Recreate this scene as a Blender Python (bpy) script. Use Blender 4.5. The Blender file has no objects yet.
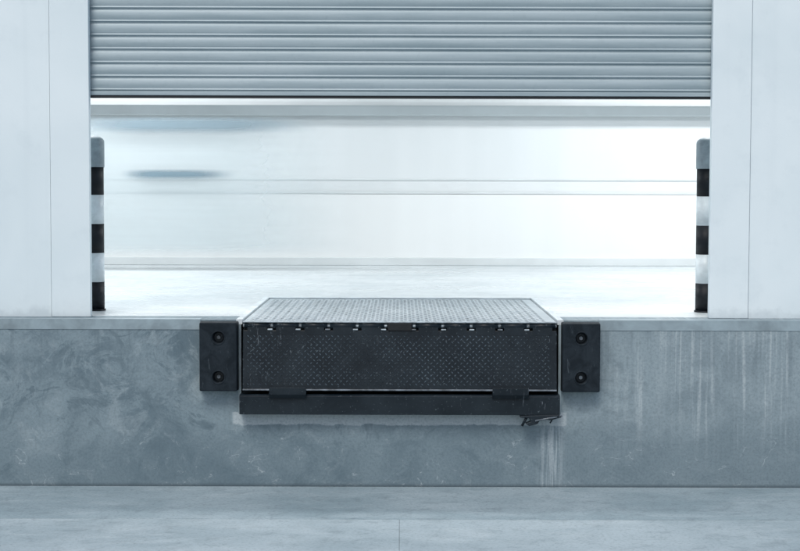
import bpy, bmesh, math, random
from mathutils import Vector, Matrix
random.seed(4)
S = bpy.context.scene
col = S.collection
R = math.radians

# ------------------------------------------------------------ helpers
def link(o, parent=None):
    col.objects.link(o)
    if parent: o.parent = parent
    return o
def empty(name, loc=(0,0,0)):
    e = bpy.data.objects.new(name, None); e.empty_display_size = .2
    e.location = loc
    return link(e)
def from_bm(name, bm, mat, parent=None, smooth=False, loc=None):
    me = bpy.data.meshes.new(name)
    bmesh.ops.recalc_face_normals(bm, faces=bm.faces)
    bm.to_mesh(me); bm.free()
    if smooth:
        for p in me.polygons: p.use_smooth = True
    o = bpy.data.objects.new(name, me)
    if mat: me.materials.append(mat)
    if loc: o.location = loc
    return link(o, parent)
def box(name, x0,x1,y0,y1,z0,z1, mat, parent=None, bev=0.0, seg=2):
    bm = bmesh.new()
    bmesh.ops.create_cube(bm, size=1)
    for v in bm.verts:
        v.co = Vector((x0+(v.co.x+.5)*(x1-x0), y0+(v.co.y+.5)*(y1-y0), z0+(v.co.z+.5)*(z1-z0)))
    if bev:
        bmesh.ops.bevel(bm, geom=bm.edges[:], offset=bev, segments=seg, profile=.5, affect='EDGES')
    return from_bm(name, bm, mat, parent)
def prism(name, pts, axis, a0, a1, mat, parent=None, bev=0, smooth=False):
    """extrude 2-D outline: axis 'y' -> pts are (x,z); 'z' -> (x,y); 'x' -> (y,z)"""
    bm = bmesh.new()
    def mk(p,a):
        return {'y':(p[0],a,p[1]), 'z':(p[0],p[1],a), 'x':(a,p[0],p[1])}[axis]
    A=[bm.verts.new(mk(p,a0)) for p in pts]; B=[bm.verts.new(mk(p,a1)) for p in pts]
    bm.faces.new(A); bm.faces.new(B[::-1])
    n=len(pts)
    for i in range(n):
        bm.faces.new((A[i],A[(i+1)%n],B[(i+1)%n],B[i]))
    bmesh.ops.recalc_face_normals(bm, faces=bm.faces)
    if bev: bmesh.ops.bevel(bm, geom=bm.edges[:], offset=bev, segments=2, profile=.5, affect='EDGES')
    return from_bm(name,bm,mat,parent,smooth)
def cyl(name, r, p0, p1, mat, parent=None, n=24, smooth=True):
    p0=Vector(p0);p1=Vector(p1);d=p1-p0
    bm=bmesh.new()
    bmesh.ops.create_cone(bm,cap_ends=True,segments=n,radius1=r,radius2=r,depth=d.length)
    q=d.to_track_quat('Z','Y').to_matrix().to_4x4()
    bmesh.ops.transform(bm,matrix=Matrix.Translation((p0+p1)/2)@q,verts=bm.verts)
    o=from_bm(name,bm,mat,parent)
    for p in o.data.polygons: p.use_smooth = len(p.vertices)==4
    return o

class NT:
    def __init__(s,name):
        s.m=bpy.data.materials.new(name); s.m.use_nodes=True
        s.t=s.m.node_tree; s.b=s.t.nodes['Principled BSDF']; s.out=s.t.nodes['Material Output']
        s.tc=s.t.nodes.new('ShaderNodeNewGeometry').outputs['Position']
    def lk(s,a,b): s.t.links.new(a,b)
    def mapping(s,scale,loc=(0,0,0)):
        n=s.t.nodes.new('ShaderNodeMapping'); n.inputs['Scale'].default_value=scale; n.inputs['Location'].default_value=loc
        s.lk(s.tc,n.inputs['Vector']); return n.outputs[0]
    def noise(s,scale,detail=4,rough=.55,dist=0,vec=None):
        n=s.t.nodes.new('ShaderNodeTexNoise'); n.inputs['Scale'].default_value=scale
        n.inputs['Detail'].default_value=min(detail,5); n.inputs['Roughness'].default_value=rough
        n.inputs['Distortion'].default_value=dist
        s.lk(vec if vec else s.tc,n.inputs['Vector']); return n.outputs['Fac']
    def rng(s,v,a,b,c=0,d=1,smooth=True):
        n=s.t.nodes.new('ShaderNodeMapRange'); n.interpolation_type='SMOOTHSTEP' if smooth else 'LINEAR'
        s.lk(v,n.inputs['Value'])
        for k,x in zip(('From Min','From Max','To Min','To Max'),(a,b,c,d)): n.inputs[k].default_value=x
        return n.outputs[0]
    def math(s,op,a,b=None):
        n=s.t.nodes.new('ShaderNodeMath'); n.operation=op
        for i,v in enumerate((a,b)):
            if v is None: continue
            if isinstance(v,(int,float)): n.inputs[i].default_value=v
            else: s.lk(v,n.inputs[i])
        return n.outputs[0]
    def mix(s,f,a,b,mode='MIX'):
        n=s.t.nodes.new('ShaderNodeMix'); n.data_type='RGBA'; n.blend_type=mode
        if isinstance(f,(int,float)): n.inputs[0].default_value=f
        else: s.lk(f,n.inputs[0])
        for i,v in ((6,a),(7,b)):
            if isinstance(v,tuple): n.inputs[i].default_value=(*v[:3],1)
            else: s.lk(v,n.inputs[i])
        return n.outputs[2]
    def xyz(s):
        n=s.t.nodes.new('ShaderNodeSeparateXYZ'); s.lk(s.tc,n.inputs[0]); return n.outputs
    def bump(s,h,strength=.3,dist=.01):
        n=s.t.nodes.new('ShaderNodeBump'); n.inputs['Strength'].default_value=strength; n.inputs['Distance'].default_value=dist
        s.lk(h,n.inputs['Height']); s.lk(n.outputs[0],s.b.inputs['Normal'])
    def set(s,color=None,rough=None,metal=None,spec=None):
        for k,v in (('Base Color',color),('Roughness',rough),('Metallic',metal),('Specular IOR Level',spec)):
            if v is None: continue
            if isinstance(v,tuple): s.b.inputs[k].default_value=(*v,1)
            elif isinstance(v,(int,float)): s.b.inputs[k].default_value=v
            else: s.lk(v,s.b.inputs[k])
        return s.m

# ------------------------------------------------------------ materials
def m_dock_concrete():
    n=NT('dock_concrete'); X,Y,Z=n.xyz()
    big=n.noise(1.1,4,.6,.8); med=n.noise(5,5,.68,1.2); fine=n.noise(60,3,.7); cloud=n.noise(2.1,5,.75,1.6,n.mapping((1,1,1.3),(3,1,7)))
    c=n.mix(n.rng(big,.35,.65),(.095,.142,.172),(.205,.270,.303))
    c=n.mix(n.rng(cloud,.48,.56,0,.7),c,(.19,.255,.288))
    c=n.mix(n.rng(cloud,.57,.64,0,.7),c,(.088,.132,.160))
    c=n.mix(n.rng(med,.50,.68,0,.65),c,(.28,.345,.375))
    c=n.mix(n.rng(med,.46,.34,0,.5),c,(.080,.120,.146))
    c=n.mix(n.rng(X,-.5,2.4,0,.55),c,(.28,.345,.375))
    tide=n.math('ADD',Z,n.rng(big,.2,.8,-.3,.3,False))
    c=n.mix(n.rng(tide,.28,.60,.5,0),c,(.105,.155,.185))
    patch=n.math('MULTIPLY',n.rng(n.math('ABSOLUTE',X),1.11,1.13,1,0),
          n.math('MULTIPLY',n.rng(n.math('ADD',Z,n.rng(med,.3,.7,-.008,.008)),.415,.425),n.rng(Z,.50,.51,1,0)))
    c=n.mix(n.math('MULTIPLY',patch,.75),c,(.42,.48,.51))
    st=n.noise(1,3,.6,0,n.mapping((38,0,1.1)))
    st2=n.noise(1,2,.5,0,n.mapping((9,0,.45),(9,0,2)))
    zone=n.math('MULTIPLY',n.rng(X,1.3,1.7),n.math('MULTIPLY',n.rng(X,2.4,3.3,1,.2),n.rng(Z,.05,.7)))
    run=n.math('MULTIPLY',n.math('MULTIPLY',n.rng(st,.47,.68),n.rng(st2,.38,.62)),zone)
    run=n.math('MULTIPLY',run,n.rng(med,.3,.55,.4,1))
    c=n.mix(n.math('MULTIPLY',run,.5),c,(.50,.56,.585))
    zone2=n.math('MULTIPLY',n.rng(n.math('ABSOLUTE',n.math('SUBTRACT',X,1.02)),.02,.12,1,0),n.rng(Z,.5,.52,1,0))
    run2=n.math('MULTIPLY',n.rng(n.noise(1,3,.6,0,n.mapping((60,0,2.2))),.42,.62),zone2)
    c=n.mix(n.math('MULTIPLY',run2,.45),c,(.48,.54,.57))
    dr=n.math('MULTIPLY',n.rng(n.noise(1,3,.6,0,n.mapping((14,0,1.1),(4,0,1))),.50,.66),n.rng(Z,.35,1.1))
    c=n.mix(n.math('MULTIPLY',dr,.4),c,(.095,.135,.162))
    v=n.noise(3.0,3,.5,2.6,n.mapping((1,1,1.4),(11,3,5)))
    ring=n.math('MULTIPLY',n.rng(n.math('ABSOLUTE',n.math('SUBTRACT',v,.56)),.0,.014,1,0),n.rng(med,.5,.62))
    ring=n.math('MULTIPLY',ring,n.rng(Z,.5,.2,0,1))
    c=n.mix(n.math('MULTIPLY',ring,.6),c,(.46,.52,.55))
    c=n.mix(n.rng(fine,.4,.7,0,.3),c,(.06,.09,.11))
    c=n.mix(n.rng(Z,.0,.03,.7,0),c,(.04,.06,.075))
    n.bump(med,.3,.010)
    return n.set(c,n.rng(med,.3,.7,.45,.75),0,.4)
def m_paint_wall():
    n=NT('painted_wall'); X,Y,Z=n.xyz()
    a=n.noise(.7,3,.6,.5); b=n.noise(6,4,.65)
    c=n.mix(n.rng(a,.3,.7),(.61,.70,.735),(.68,.76,.79))
    c=n.mix(n.rng(b,.50,.78,0,.3),c,(.54,.625,.665))
    v=n.noise(1,3,.5,0,n.mapping((9,9,.35)))
    c=n.mix(n.rng(v,.55,.75,0,.12),c,(.52,.60,.64))
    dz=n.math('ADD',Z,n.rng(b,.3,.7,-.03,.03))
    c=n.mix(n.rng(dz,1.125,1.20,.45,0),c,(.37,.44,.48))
    n.bump(n.noise(80,2,.6),.12,.003)
    return n.set(c,.6,0,.4)
def m_simple(name,colr,rough=.5,metal=0,var=.15,scale=8,bump=.1,spec=.5):
    n=NT(name); f=n.noise(scale,4,.65,.4)
    d=tuple(x*(1-var*2) for x in colr); l=tuple(min(1,x*(1+var)) for x in colr)
    c=n.mix(n.rng(f,.3,.7),d,l)
    if bump>.08: n.bump(n.noise(scale*9,2),bump,.003)
    return n.set(c,n.rng(f,.3,.7,max(.05,rough-.08),min(1,rough+.08)),metal,spec)
def m_shutter():
    n=NT('shutter_steel')
    s=n.noise(1,3,.6,0,n.mapping((1.2,1,14))); f=n.noise(25,3)
    c=n.mix(n.rng(s,.3,.7),(.275,.35,.385),(.345,.42,.455))
    c=n.mix(n.rng(f,.5,.8,0,.2),c,(.21,.27,.305))
    return n.set(c,n.rng(s,.3,.7,.42,.52),.1,.4)
def m_steel_black():
    n=NT('black_painted_steel')
    a=n.noise(3.5,5,.65,.6); sc=n.noise(1,4,.7,.4,n.mapping((45,10,6),(2,0,0))); sp=n.noise(60,3,.6); X,Y,Z=n.xyz()
    c=n.mix(n.rng(a,.3,.7),(.005,.010,.015),(.012,.020,.027))
    sc2=n.math('MULTIPLY',n.rng(sc,.62,.72),n.rng(n.math('ABSOLUTE',X),.6,1.05,.08,.9))
    c=n.mix(sc2,c,(.17,.20,.23))
    c=n.mix(n.rng(sp,.62,.72,0,.6),c,(.12,.15,.17))
    return n.set(c,n.rng(a,.3,.7,.34,.52),.0,.24)
def m_deck():
    n=NT('worn_tread_steel')
    a=n.noise(3,5,.65,.6); w=n.noise(7,4,.7,.5)
    c=n.mix(n.rng(a,.3,.7),(.30,.355,.385),(.42,.475,.505))
    c=n.mix(n.rng(w,.48,.7,0,.5),c,(.55,.60,.63))
    return n.set(c,n.rng(a,.3,.7,.36,.5),.25,.5)
def m_rubber():
    n=NT('bumper_rubber')
    a=n.noise(9,5,.7,.6)
    c=n.mix(n.rng(a,.35,.7),(.007,.012,.017),(.018,.026,.034))
    s=n.noise(1,4,.7,.5,n.mapping((40,10,9)))
    c=n.mix(n.rng(s,.60,.76,0,.55),c,(.10,.125,.145))
    n.bump(n.noise(45,3),.3,.004)
    return n.set(c,.7,0,.15)
def m_ground(name,c0,c1,c2,seed):
    n=NT(name)
    a=n.noise(.9,4,.62,.8,n.mapping((1,1,1),seed)); b=n.noise(1,5,.7,.8,n.mapping((1.6,4,1),seed)); f=n.noise(48,3,.7); m=n.noise(7,5,.75,.6)
    c=n.mix(n.rng(a,.3,.7),c0,c1)
    c=n.mix(n.rng(b,.45,.72,0,.55),c,c2)
    c=n.mix(n.rng(m,.47,.72,0,.45),c,tuple(x*.58 for x in c0))
    c=n.mix(n.rng(f,.46,.70,0,.4),c,tuple(x*.5 for x in c0))
    n.bump(m,.35,.008)
    return n.set(c,n.rng(a,.3,.7,.5,.75),0,.35)
def m_floor_in():
    n=NT('warehouse_floor_concrete')
    a=n.noise(1.1,4,.62,.9); b=n.noise(1,4,.6,.3,n.mapping((.6,3,1))); s=n.noise(14,4,.7)
    c=n.mix(n.rng(a,.3,.7),(.48,.525,.545),(.58,.62,.635))
    c=n.mix(n.rng(b,.5,.72,0,.4),c,(.38,.43,.455))
    c=n.mix(n.rng(s,.50,.70,0,.45),c,(.31,.36,.39))
    return n.set(c,n.rng(b,.3,.7,.25,.42),0,.45)
def m_back(name,c0,c1):
    n=NT(name)
    a=n.noise(1,3,.55,0,n.mapping((1.6,1,.1)))
    return n.set(n.mix(n.rng(a,.3,.7),c0,c1),.5,0,.3)
def m_blur(name,colr,x0,x1,x2,x3,alpha,zf):
    """time-averaged look of a body that moved during the long exposure"""
    n=NT(name); X,Y,Z=n.xyz()
    st=n.noise(1,2,.5,0,n.mapping((.2,1,7)))
    f=n.math('MULTIPLY',n.rng(X,x0,x1),n.rng(X,x2,x3,1,0))
    f=n.math('MULTIPLY',f,n.rng(st,.3,.7,.85,1))
    f=n.math('MULTIPLY',f,n.math('MULTIPLY',n.rng(Z,zf[0],zf[1]),n.rng(Z,zf[2],zf[3],1,0)))
    f=n.math('MULTIPLY',f,alpha)
    n.lk(f,n.b.inputs['Alpha'])
    return n.set(colr,.7,0,.1)

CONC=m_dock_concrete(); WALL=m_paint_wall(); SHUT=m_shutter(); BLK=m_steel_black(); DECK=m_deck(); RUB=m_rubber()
FLOOR=m_floor_in()
NOSE=m_simple('galvanised_edge_angle',(.25,.32,.355),.55,.1,.14,4,.1)
PAINTL=m_simple('light_painted_steel',(.56,.62,.65),.45,0,.12,6,.05)
DARK=m_simple('dark_gap',(.006,.008,.010),.8,0,.1)
PIN=m_simple('bright_worn_steel',(.34,.40,.44),.4,.3,.2,20,.1)
EDG=m_simple('dull_worn_steel',(.15,.18,.21),.4,.2,.3,18,.1)
BW_B=m_simple('bollard_black_band',(.006,.009,.013),.5,0,.15,10,.05,.25)
BW_W=m_simple('bollard_white_band',(.64,.71,.74),.4,0,.08,10,.05)
BW_G=m_simple('bollard_grey_cap',(.25,.31,.345),.45,.0,.12,10,.05)
SEAL=m_simple('rubber_seal',(.012,.016,.02),.6,0,.1)
ROOF=m_simple('roof_sheet',(.35,.38,.40),.6,0,.1)
CEIL=m_simple('ceiling_white',(.75,.78,.79),.6,0,.05,8,.05)

# ------------------------------------------------------------ ground
bm=bmesh.new(); bmesh.ops.create_grid(bm,x_segments=8,y_segments=8,size=500)
from_bm('ground',bm,m_ground('ground_concrete',(.25,.31,.34),(.33,.39,.42),(.38,.44,.47),(2,5,0)),None,loc=(0,0,-.008))
pav=empty('pavement')
PA=m_ground('yard_slab',(.285,.36,.395),(.365,.44,.475),(.44,.51,.54),(7,1,3))
PB=m_ground('dock_strip_slab',(.225,.30,.335),(.295,.37,.405),(.37,.445,.48),(1,9,4))
box('yard_slab_west',-20,-.0012,-6,9.362,-.2,0,PA,pav,.0006)
box('yard_slab_east',.0012,20,-6,9.362,-.2,0,PA,pav,.0006)
box('strip_slab',-20,20,9.366,10.396,-.2,.002,PB,pav,.002)

# ------------------------------------------------------------ loading dock
DZ=1.125; DY=10.4; HW=1.075; PB_Z=.50
dock=empty('loading_dock')
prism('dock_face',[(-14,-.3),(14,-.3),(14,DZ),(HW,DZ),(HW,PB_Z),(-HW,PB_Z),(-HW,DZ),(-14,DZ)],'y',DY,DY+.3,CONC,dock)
for a,b,nm in ((-14,-1.335,'edge_angle_1'),(1.335,14,'edge_angle_2')):
    prism(nm,[(DY-.004,DZ-.066),(DY-.004,DZ+.003),(DY+.09,DZ+.003),(DY+.09,DZ-.02),(DY+.01,DZ-.02),(DY+.01,DZ-.066)],'x',a,b,NOSE,dock)
prism('dock_floor_slab',[(-14,DY+.3),(-HW,DY+.3),(-HW,12.53),(HW,12.53),(HW,DY+.3),(14,DY+.3),(14,18.2),(-14,18.2)],'z',DZ-.3,DZ,FLOOR,dock)
box('pit_floor',-HW,HW,DY+.3,12.53,.40,.5,CONC,dock)
box('pit_back',-HW,HW,12.53,12.7,.40,DZ-.3,CONC,dock)
box('pit_side_1',-HW-.1,-HW,DY+.3,12.53,.4,DZ-.3,CONC,dock)
box('pit_side_2',HW,HW+.1,DY+.3,12.53,.4,DZ-.3,CONC,dock)

# ------------------------------------------------------------ warehouse
wh=empty('warehouse')
WY=10.6; OX=2.105
for s,i in ((-1,1),(1,2)):
    a,b=sorted((s*OX,s*2.37))
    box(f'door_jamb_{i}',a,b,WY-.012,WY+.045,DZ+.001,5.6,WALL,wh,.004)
    a,b=sorted((s*2.374,s*14))
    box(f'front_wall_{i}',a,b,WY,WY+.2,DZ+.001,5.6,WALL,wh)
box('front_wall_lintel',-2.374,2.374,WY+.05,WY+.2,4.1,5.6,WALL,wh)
BACK=17.9
box('back_wall_lower',-9,9,BACK,BACK+.2,DZ,1.94,m_back('back_lower',(.80,.81,.81),(.83,.84,.84)),wh)
box('back_wall_upper',-9,9,BACK+.04,BACK+.2,1.94,5.0,m_back('back_upper',(.71,.735,.745),(.75,.77,.78)),wh)
TR=m_simple('trim_grey',(.54,.585,.605),.6,0,.04,1,.02)
TR2=m_simple('trim_light',(.68,.71,.72),.6,0,.04,1,.02)
box('skirting',-9,9,BACK-.03,BACK-.001,DZ+.001,DZ+.09,TR2,wh,.004)
box('wall_rail',-9,9,BACK-.004,BACK+.03,1.945,1.968,TR2,wh,.002)
box('wall_rail_upper',-9,9,BACK+.030,BACK+.039,2.10,2.12,TR2,wh,.002)
box('beam_1',-9,9,BACK-.10,BACK+.03,2.83,2.95,TR,wh,.02)
box('beam_2',-9,9,BACK-.32,BACK-.16,3.02,3.06,TR2,wh,.006)
box('side_wall_1',-9.2,-9,10.8,BACK+.2,DZ,5.0,CEIL,wh)
box('side_wall_2',9,9.2,10.8,BACK+.2,DZ,5.0,CEIL,wh)
box('ceiling',-9.2,9.2,10.8,BACK+.2,5.0,5.1,CEIL,wh)
box('roof',-14.2,14.2,10.5,18.4,5.6,5.8,ROOF,wh)
EM=NT('tube_diffuser'); EM.b.inputs['Emission Color'].default_value=(.9,.96,1,1); EM.b.inputs['Emission Strength'].default_value=3
k=0
for x in (-3.6,3.6):
    for y in (12.8,15.8):
        f=empty('ceiling_light' if k==0 else f'ceiling_light.{k:03d}',(x,y,4.6)); k+=1
        prism('housing',[(-1.6,.0),(1.6,.0),(1.5,.07),(-1.5,.07)],'y',-.12,.12,CEIL,f)
        box('diffuser',-1.55,1.55,-.1,.1,-.02,-.003,EM.m,f,.004)
        for q in (-1,1): cyl(f'rod_{q}',.006,(q,0,.07),(q,0,.4),PIN,f,8)
        l=bpy.data.lights.new('tube_light','AREA'); l.shape='RECTANGLE'; l.size=3.1; l.size_y=.3; l.energy=136; l.color=(.98,.99,1)
        lo=bpy.data.objects.new('lamp',l); lo.location=(0,0,-.04); link(lo,f)

# ------------------------------------------------------------ roller shutter
sh=empty('roller_shutter_door')
zb=2.66; p=.0925; y0=WY+.075
prof=[]
nsl=22
for i in range(nsl):
    z=zb+i*p
    prof+= [(y0+.006,z),(y0+.004,z+.005),(y0-.003,z+.008),(y0-.007,z+.012),(y0-.005,z+.018),(y0-.001,z+.021)]
    for j in range(9):
        t=j/8; prof.append((y0-.001-.006*math.sin(math.pi*t)**.8 if 0<t<1 else y0-.001, z+.023+t*(p-.031)))
    prof+= [(y0+.003,z+p-.005)]
bm=bmesh.new()
rows=[[bm.verts.new((x,yy,zz)) for (yy,zz) in prof] for x in (-2.2,2.2)]
for i in range(len(prof)-1):
    bm.faces.new((rows[0][i],rows[1][i],rows[1][i+1],rows[0][i+1]))
cur=from_bm('curtain',bm,SHUT,sh)
box('bottom_bar',-2.2,2.2,y0-.022,y0+.022,zb-.028,zb-.001,SHUT,sh,.003)
box('bottom_seal',-2.2,2.2,y0-.014,y0+.014,zb-.046,zb-.029,SEAL,sh,.003)
for s,i in ((-1,1),(1,2)):
    a,b=sorted((s*2.15,s*2.26))
    box(f'guide_{i}',a,b,WY+.115,WY+.15,DZ+.001,4.4,NOSE,sh)
cyl('drum',.2,(-2.2,WY+.45,4.45),(2.2,WY+.45,4.45),SHUT,sh)

# ------------------------------------------------------------ dock leveler
lv=empty('dock_leveler')
def treads(name,origin,ux,uy,nrm,W,H,px,py,L,w,h,mat,parent,stag=False):
    bm=bmesh.new(); o=Vector(origin);ux=Vector(ux);uy=Vector(uy);nrm=Vector(nrm)
    nx=int(W/px); ny=int(H/py)
    for i in range(nx):
        for j in range(ny):
            if stag and i==nx-1 and j%2: continue
            c=o+ux*((i+.5+(.5 if stag and j%2 else 0))*px)+uy*((j+.5)*py)
            a=math.pi/4 if ((j%2) if stag else (i+j)%2) else -math.pi/4
            d=ux*math.cos(a)+uy*math.sin(a); e=-ux*math.sin(a)+uy*math.cos(a)
            vs=[bm.verts.new(c+d*(s*L/2)) for s in (-1,1)]+[bm.verts.new(c+e*(s*w/2)) for s in (-1,1)]
            r=[bm.verts.new(c+d*(s*L*.22)+nrm*h) for s in (-1,1)]
            bm.faces.new((vs[0],vs[2],r[0])); bm.faces.new((vs[0],r[0],vs[3]))
            bm.faces.new((vs[1],r[1],vs[2])); bm.faces.new((vs[1],vs[3],r[1]))
            bm.faces.new((vs[2],r[1],r[0])); bm.faces.new((vs[3],r[0],r[1]))
    return from_bm(name,bm,mat,parent)
LW=1.045
box('deck_plate',-LW,LW,DY-.02,12.5,DZ-.022,DZ-.008,DECK,lv,.003)
treads('deck_tread',(-LW+.02,DY,DZ-.0078),(1,0,0),(0,1,0),(0,0,1),LW*2-.04,2.06,.056,.052,.040,.014,.003,EDG,lv,True)
box('deck_front_beam',-LW,LW,DY+.0,DY+.05,DZ-.16,DZ-.024,BLK,lv)
for i in range(7):
    x=-.9+.3*i
    box(f'deck_rib_{i}',x-.02,x+.02,DY+.06,12.4,DZ-.14,DZ-.024,BLK,lv)
for s,i in ((-1,1),(1,2)):
    a,b=sorted((s*(HW-.022),s*(HW+.020)))
    box(f'curb_angle_{i}',a,b,DY-.004,12.53,DZ-.03,DZ+.004,PAINTL,lv,.002)
    a,b=sorted((s*(HW-.014),s*(HW+.008)))
    box(f'curb_leg_{i}',a,b,DY-.006,DY+.012,PB_Z+.0,DZ-.031,NOSE,lv,.002)
box('curb_angle_rear',-HW+.023,HW-.023,12.505,12.55,DZ-.03,DZ+.003,PAINTL,lv,.002)
hy=DY-.028; hz=DZ-.036
cyl('hinge_pin',.011,(-LW,hy,hz),(LW,hy,hz),PIN,lv,16)
nk=11; seg=2*LW/nk
for i in range(nk):
    a=-LW+i*seg+.009; b=-LW+(i+1)*seg-.009
    cyl(f'knuckle_{i}',.020,(a,hy,hz),(b,hy,hz),BLK,lv,16)
    if i:
        xx=-LW+i*seg+random.uniform(-.012,.012)
        box(f'lug_{i}',xx-.020,xx+.014,hy-.023,hy+.02,hz-.029,hz-.019,PIN if i%3 else EDG,lv,.003)
box('deck_lip_edge',-LW,LW,DY-.05,DY-.021,DZ-.014,DZ-.006,PIN,lv,.002)
box('lock_block',-.08,.08,hy-.03,hy+.0,hz-.03,hz+.02,DARK,lv,.004)
zt=DZ-.066; zl=.672; yt=DY-.045; yl=DY-.085
tilt=math.atan2(yt-yl,zt-zl); Ln=math.hypot(yt-yl,zt-zl)
d=Vector((0,(yl-yt)/Ln,(zl-zt)/Ln)); nn=Vector((0,-math.cos(tilt),math.sin(tilt)))
P0=Vector((0,yt,zt)); Pb=P0+d*Ln; back=-nn*.016
prism('lip_plate',[(P0.y,P0.z),(Pb.y,Pb.z),(Pb.y+back.y,Pb.z+back.z),(P0.y+back.y,P0.z+back.z)],'x',-LW,LW,BLK,lv,.003)
o0=Pb-d*.02
LIPT=m_simple('lip_tread_steel',(.085,.115,.14),.32,.1,.38,3,.05,.6)
treads('lip_tread',(-LW+.015,o0.y+nn.y*.0003,o0.z),(1,0,0),tuple(-d),tuple(nn),LW*2-.03,Ln-.03,.040,.020,.021,.008,.004,LIPT,lv,True)
box('lip_bevel_bar',-LW,LW,Pb.y-.004,Pb.y+.022,zl-.012,zl-.001,EDG,lv,.003)
for i in range(nk):
    a=-LW+i*seg+.03; b=-LW+(i+1)*seg-.03
    prism(f'hinge_strap_{i}',[(hy-.018,hz-.004),(P0.y-.005,P0.z-.03),(P0.y+.006,P0.z-.03),(hy+.0,hz-.01)],'x',a,b,BLK,lv)
fr=[(DY-.10,PB_Z+.002),(DY-.10,PB_Z+.125),(DY-.085,PB_Z+.135),(DY+.12,PB_Z+.135),(DY+.12,PB_Z+.002)]
prism('front_frame_bar',fr,'x',-HW+.01,HW-.01,BLK,lv,.003)
for x0_,x1_,i in ((-.865,-.62,1),(.615,.855,2)):
    prism(f'lip_keeper_{i}',[(DY-.135,PB_Z+.187),(DY-.135,PB_Z+.140),(DY-.112,PB_Z+.112),(DY-.1015,PB_Z+.112),(DY-.1015,PB_Z+.137),(DY-.02,PB_Z+.137),(DY-.02,PB_Z+.160),(DY-.118,PB_Z+.162),(DY-.124,PB_Z+.187)],'x',x0_,x1_,BLK,lv,.002)
box('frame_back_plate',-HW+.01,HW-.01,DY+.13,DY+.15,PB_Z+.01,DZ-.17,DARK,lv)
prism('bent_bracket',[(.80,.500),(1.06,.508),(1.075,.490),(1.0,.470),(.94,.482),(.915,.445),(.86,.432),(.835,.448),(.87,.462),(.86,.484),(.80,.488)],'y',DY-.118,DY-.06,BLK,lv,.004)
cyl('latch_rod',.006,(.90,DY-.122,.468),(1.08,DY-.11,.500),EDG,lv,10)
cyl('latch_hook',.009,(.845,DY-.10,.49),(.815,DY-.09,.430),BLK,lv,10)
cyl('latch_chain',.005,(1.03,DY-.10,.50),(1.00,DY-.10,.450),BLK,lv,8)

# ------------------------------------------------------------ bumpers
def bumper(name,xc):
    e=empty(name,(xc,DY,.885))
    w=.128; h=.232; dpt=.10
    bm=bmesh.new()
    bmesh.ops.create_cube(bm,size=1)
    for v in bm.verts:
        fr=v.co.y<0
        v.co=Vector((v.co.x*2*(w-(.004 if fr else 0)), -dpt if fr else -.001, v.co.z*2*(h-(.004 if fr else 0))))
    bmesh.ops.bevel(bm,geom=bm.edges[:],offset=.008,segments=3,profile=.5,affect='EDGES')
    o=from_bm('rubber_block',bm,RUB,e)
    cuts=[]
    for z in (.128,-.135):
        c=cyl('bolt_recess',.040,(0,-.2,z),(0,-.045,z),RUB,e,32)
        cuts.append(c)
        m=o.modifiers.new('b','BOOLEAN'); m.operation='DIFFERENCE'; m.object=c; m.solver='EXACT'
    bpy.context.view_layer.update(); dg=bpy.context.evaluated_depsgraph_get()
    me=bpy.data.meshes.new_from_object(o.evaluated_get(dg)); o.modifiers.clear(); o.data=me
    for c in cuts: bpy.data.objects.remove(c)
    for i,z in enumerate((.128,-.135)):
        cyl(f'washer_{i}',.030,(0,-.052,z),(0,-.046,z),BLK,e,24)
        cyl(f'bolt_{i}',.013,(0,-.066,z),(0,-.052,z),EDG,e,6,False)
        bm=bmesh.new(); n1=32
        prof=[(.040,-dpt+.001),(.042,-dpt-.003),(.047,-dpt-.003),(.050,-dpt+.001)]
        rr=[[bm.verts.new((r*math.cos(2*math.pi*a/n1),y,z+r*math.sin(2*math.pi*a/n1))) for (r,y) in prof] for a in range(n1)]
        for a in range(n1):
            for b in range(3): bm.faces.new((rr[a][b],rr[(a+1)%n1][b],rr[(a+1)%n1][b+1],rr[a][b+1]))
        from_bm(f'ring_{i}',bm,RUB,e,True)
    return e
bumper('dock_bumper',-1.205); bumper('dock_bumper.001',1.205)

# ------------------------------------------------------------ bollards
def bollard(name,x):
    e=empty(name,(x,11.17,DZ)); r=.07; bh=.207
    for i in range(5):
        cyl(f'band_{i}',r,(0,0,i*bh+.012*(i==0)),(0,0,(i+1)*bh-.0005),BW_B if i%2==0 else BW_W,e,40)
    bm=bmesh.new(); n1=40
    prof=[(r+.006,5*bh-.01),(r+.006,5*bh+.17)]+[((r+.006)*math.cos(t*math.pi/2/7),5*bh+.17+.045*math.sin(t*math.pi/2/7)) for t in range(1,7)]
    rr=[[bm.verts.new((a*math.cos(2*math.pi*k/n1),a*math.sin(2*math.pi*k/n1),z)) for a,z in prof] for k in range(n1)]
    top=bm.verts.new((0,0,5*bh+.217))
    for k in range(n1):
        for b in range(len(prof)-1): bm.faces.new((rr[k][b],rr[(k+1)%n1][b],rr[(k+1)%n1][b+1],rr[k][b+1]))
        bm.faces.new((rr[k][-1],rr[(k+1)%n1][-1],top))
    from_bm('cap',bm,BW_G,e,True)
    cyl('base_flange',.078,(0,0,.0005),(0,0,.012),BW_B,e,32)
    return e
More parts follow.
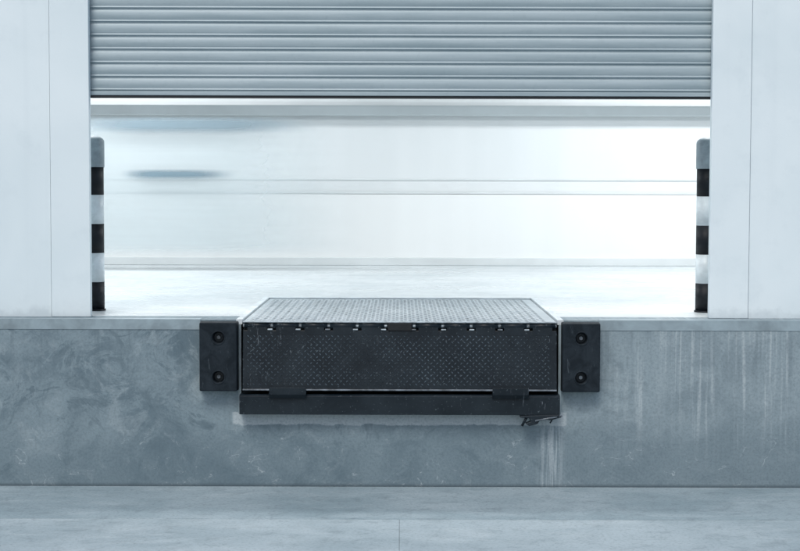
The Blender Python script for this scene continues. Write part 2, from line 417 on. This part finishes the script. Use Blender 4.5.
bollard('bollard',-2.19); bollard('bollard.001',2.19)

# ------------------------------------------------------------ truck passing during the long exposure
tk=empty('passing_truck')
TY=16.6
box('body_side',-5.5,.4,TY,TY+.03,1.25,2.80,m_blur('truck_body_blur',(.58,.645,.67),-4.5,-4.0,-2.2,-.2,.55,(1.25,1.42,2.6,2.79)),tk)
box('roof_rail',-5.5,-.4,TY-.06,TY-.03,2.52,2.80,m_blur('truck_rail_blur',(.25,.33,.38),-3.7,-2.6,-2.0,-.8,.8,(2.57,2.66,2.69,2.77)),tk)
box('side_stripe',-5.5,-.4,TY-.06,TY-.03,2.05,2.26,m_blur('truck_stripe_blur',(.20,.28,.33),-3.0,-2.6,-2.3,-1.7,.9,(2.09,2.145,2.155,2.21)),tk)

# ------------------------------------------------------------ light
w=bpy.data.worlds.new('World'); S.world=w; w.use_nodes=True
nt=w.node_tree; bg=nt.nodes['Background']; sky=nt.nodes.new('ShaderNodeTexSky')
sky.sky_type='NISHITA'; sky.sun_disc=False
EL=52; AZ=195
sky.sun_elevation=R(EL); sky.sun_rotation=R(AZ); sky.dust_density=3; sky.ozone_density=1.0; sky.air_density=1
nt.links.new(sky.outputs[0],bg.inputs[0]); bg.inputs[1].default_value=.135
sl=bpy.data.lights.new('sun','SUN'); sl.energy=1.5; sl.angle=R(20); sl.color=(1,.99,.95)
so=bpy.data.objects.new('sun',sl); link(so)
az=R(AZ); dirv=Vector((math.sin(az)*math.cos(R(EL)),math.cos(az)*math.cos(R(EL)),math.sin(R(EL))))
so.rotation_euler=dirv.to_track_quat('Z','Y').to_euler(); so.location=dirv*20

# ------------------------------------------------------------ camera
cd=bpy.data.cameras.new('camera'); cam=bpy.data.objects.new('camera',cd); link(cam)
cd.sensor_width=36; cd.lens=70.2; cd.clip_end=2000
cam.location=(0,0,2.0); cam.rotation_euler=(R(90-3.17),0,0)
cam.rotation_euler.rotate_axis('Z',R(.15))
S.camera=cam
S.view_settings.view_transform='Standard'; S.view_settings.look='None'; S.view_settings.exposure=0
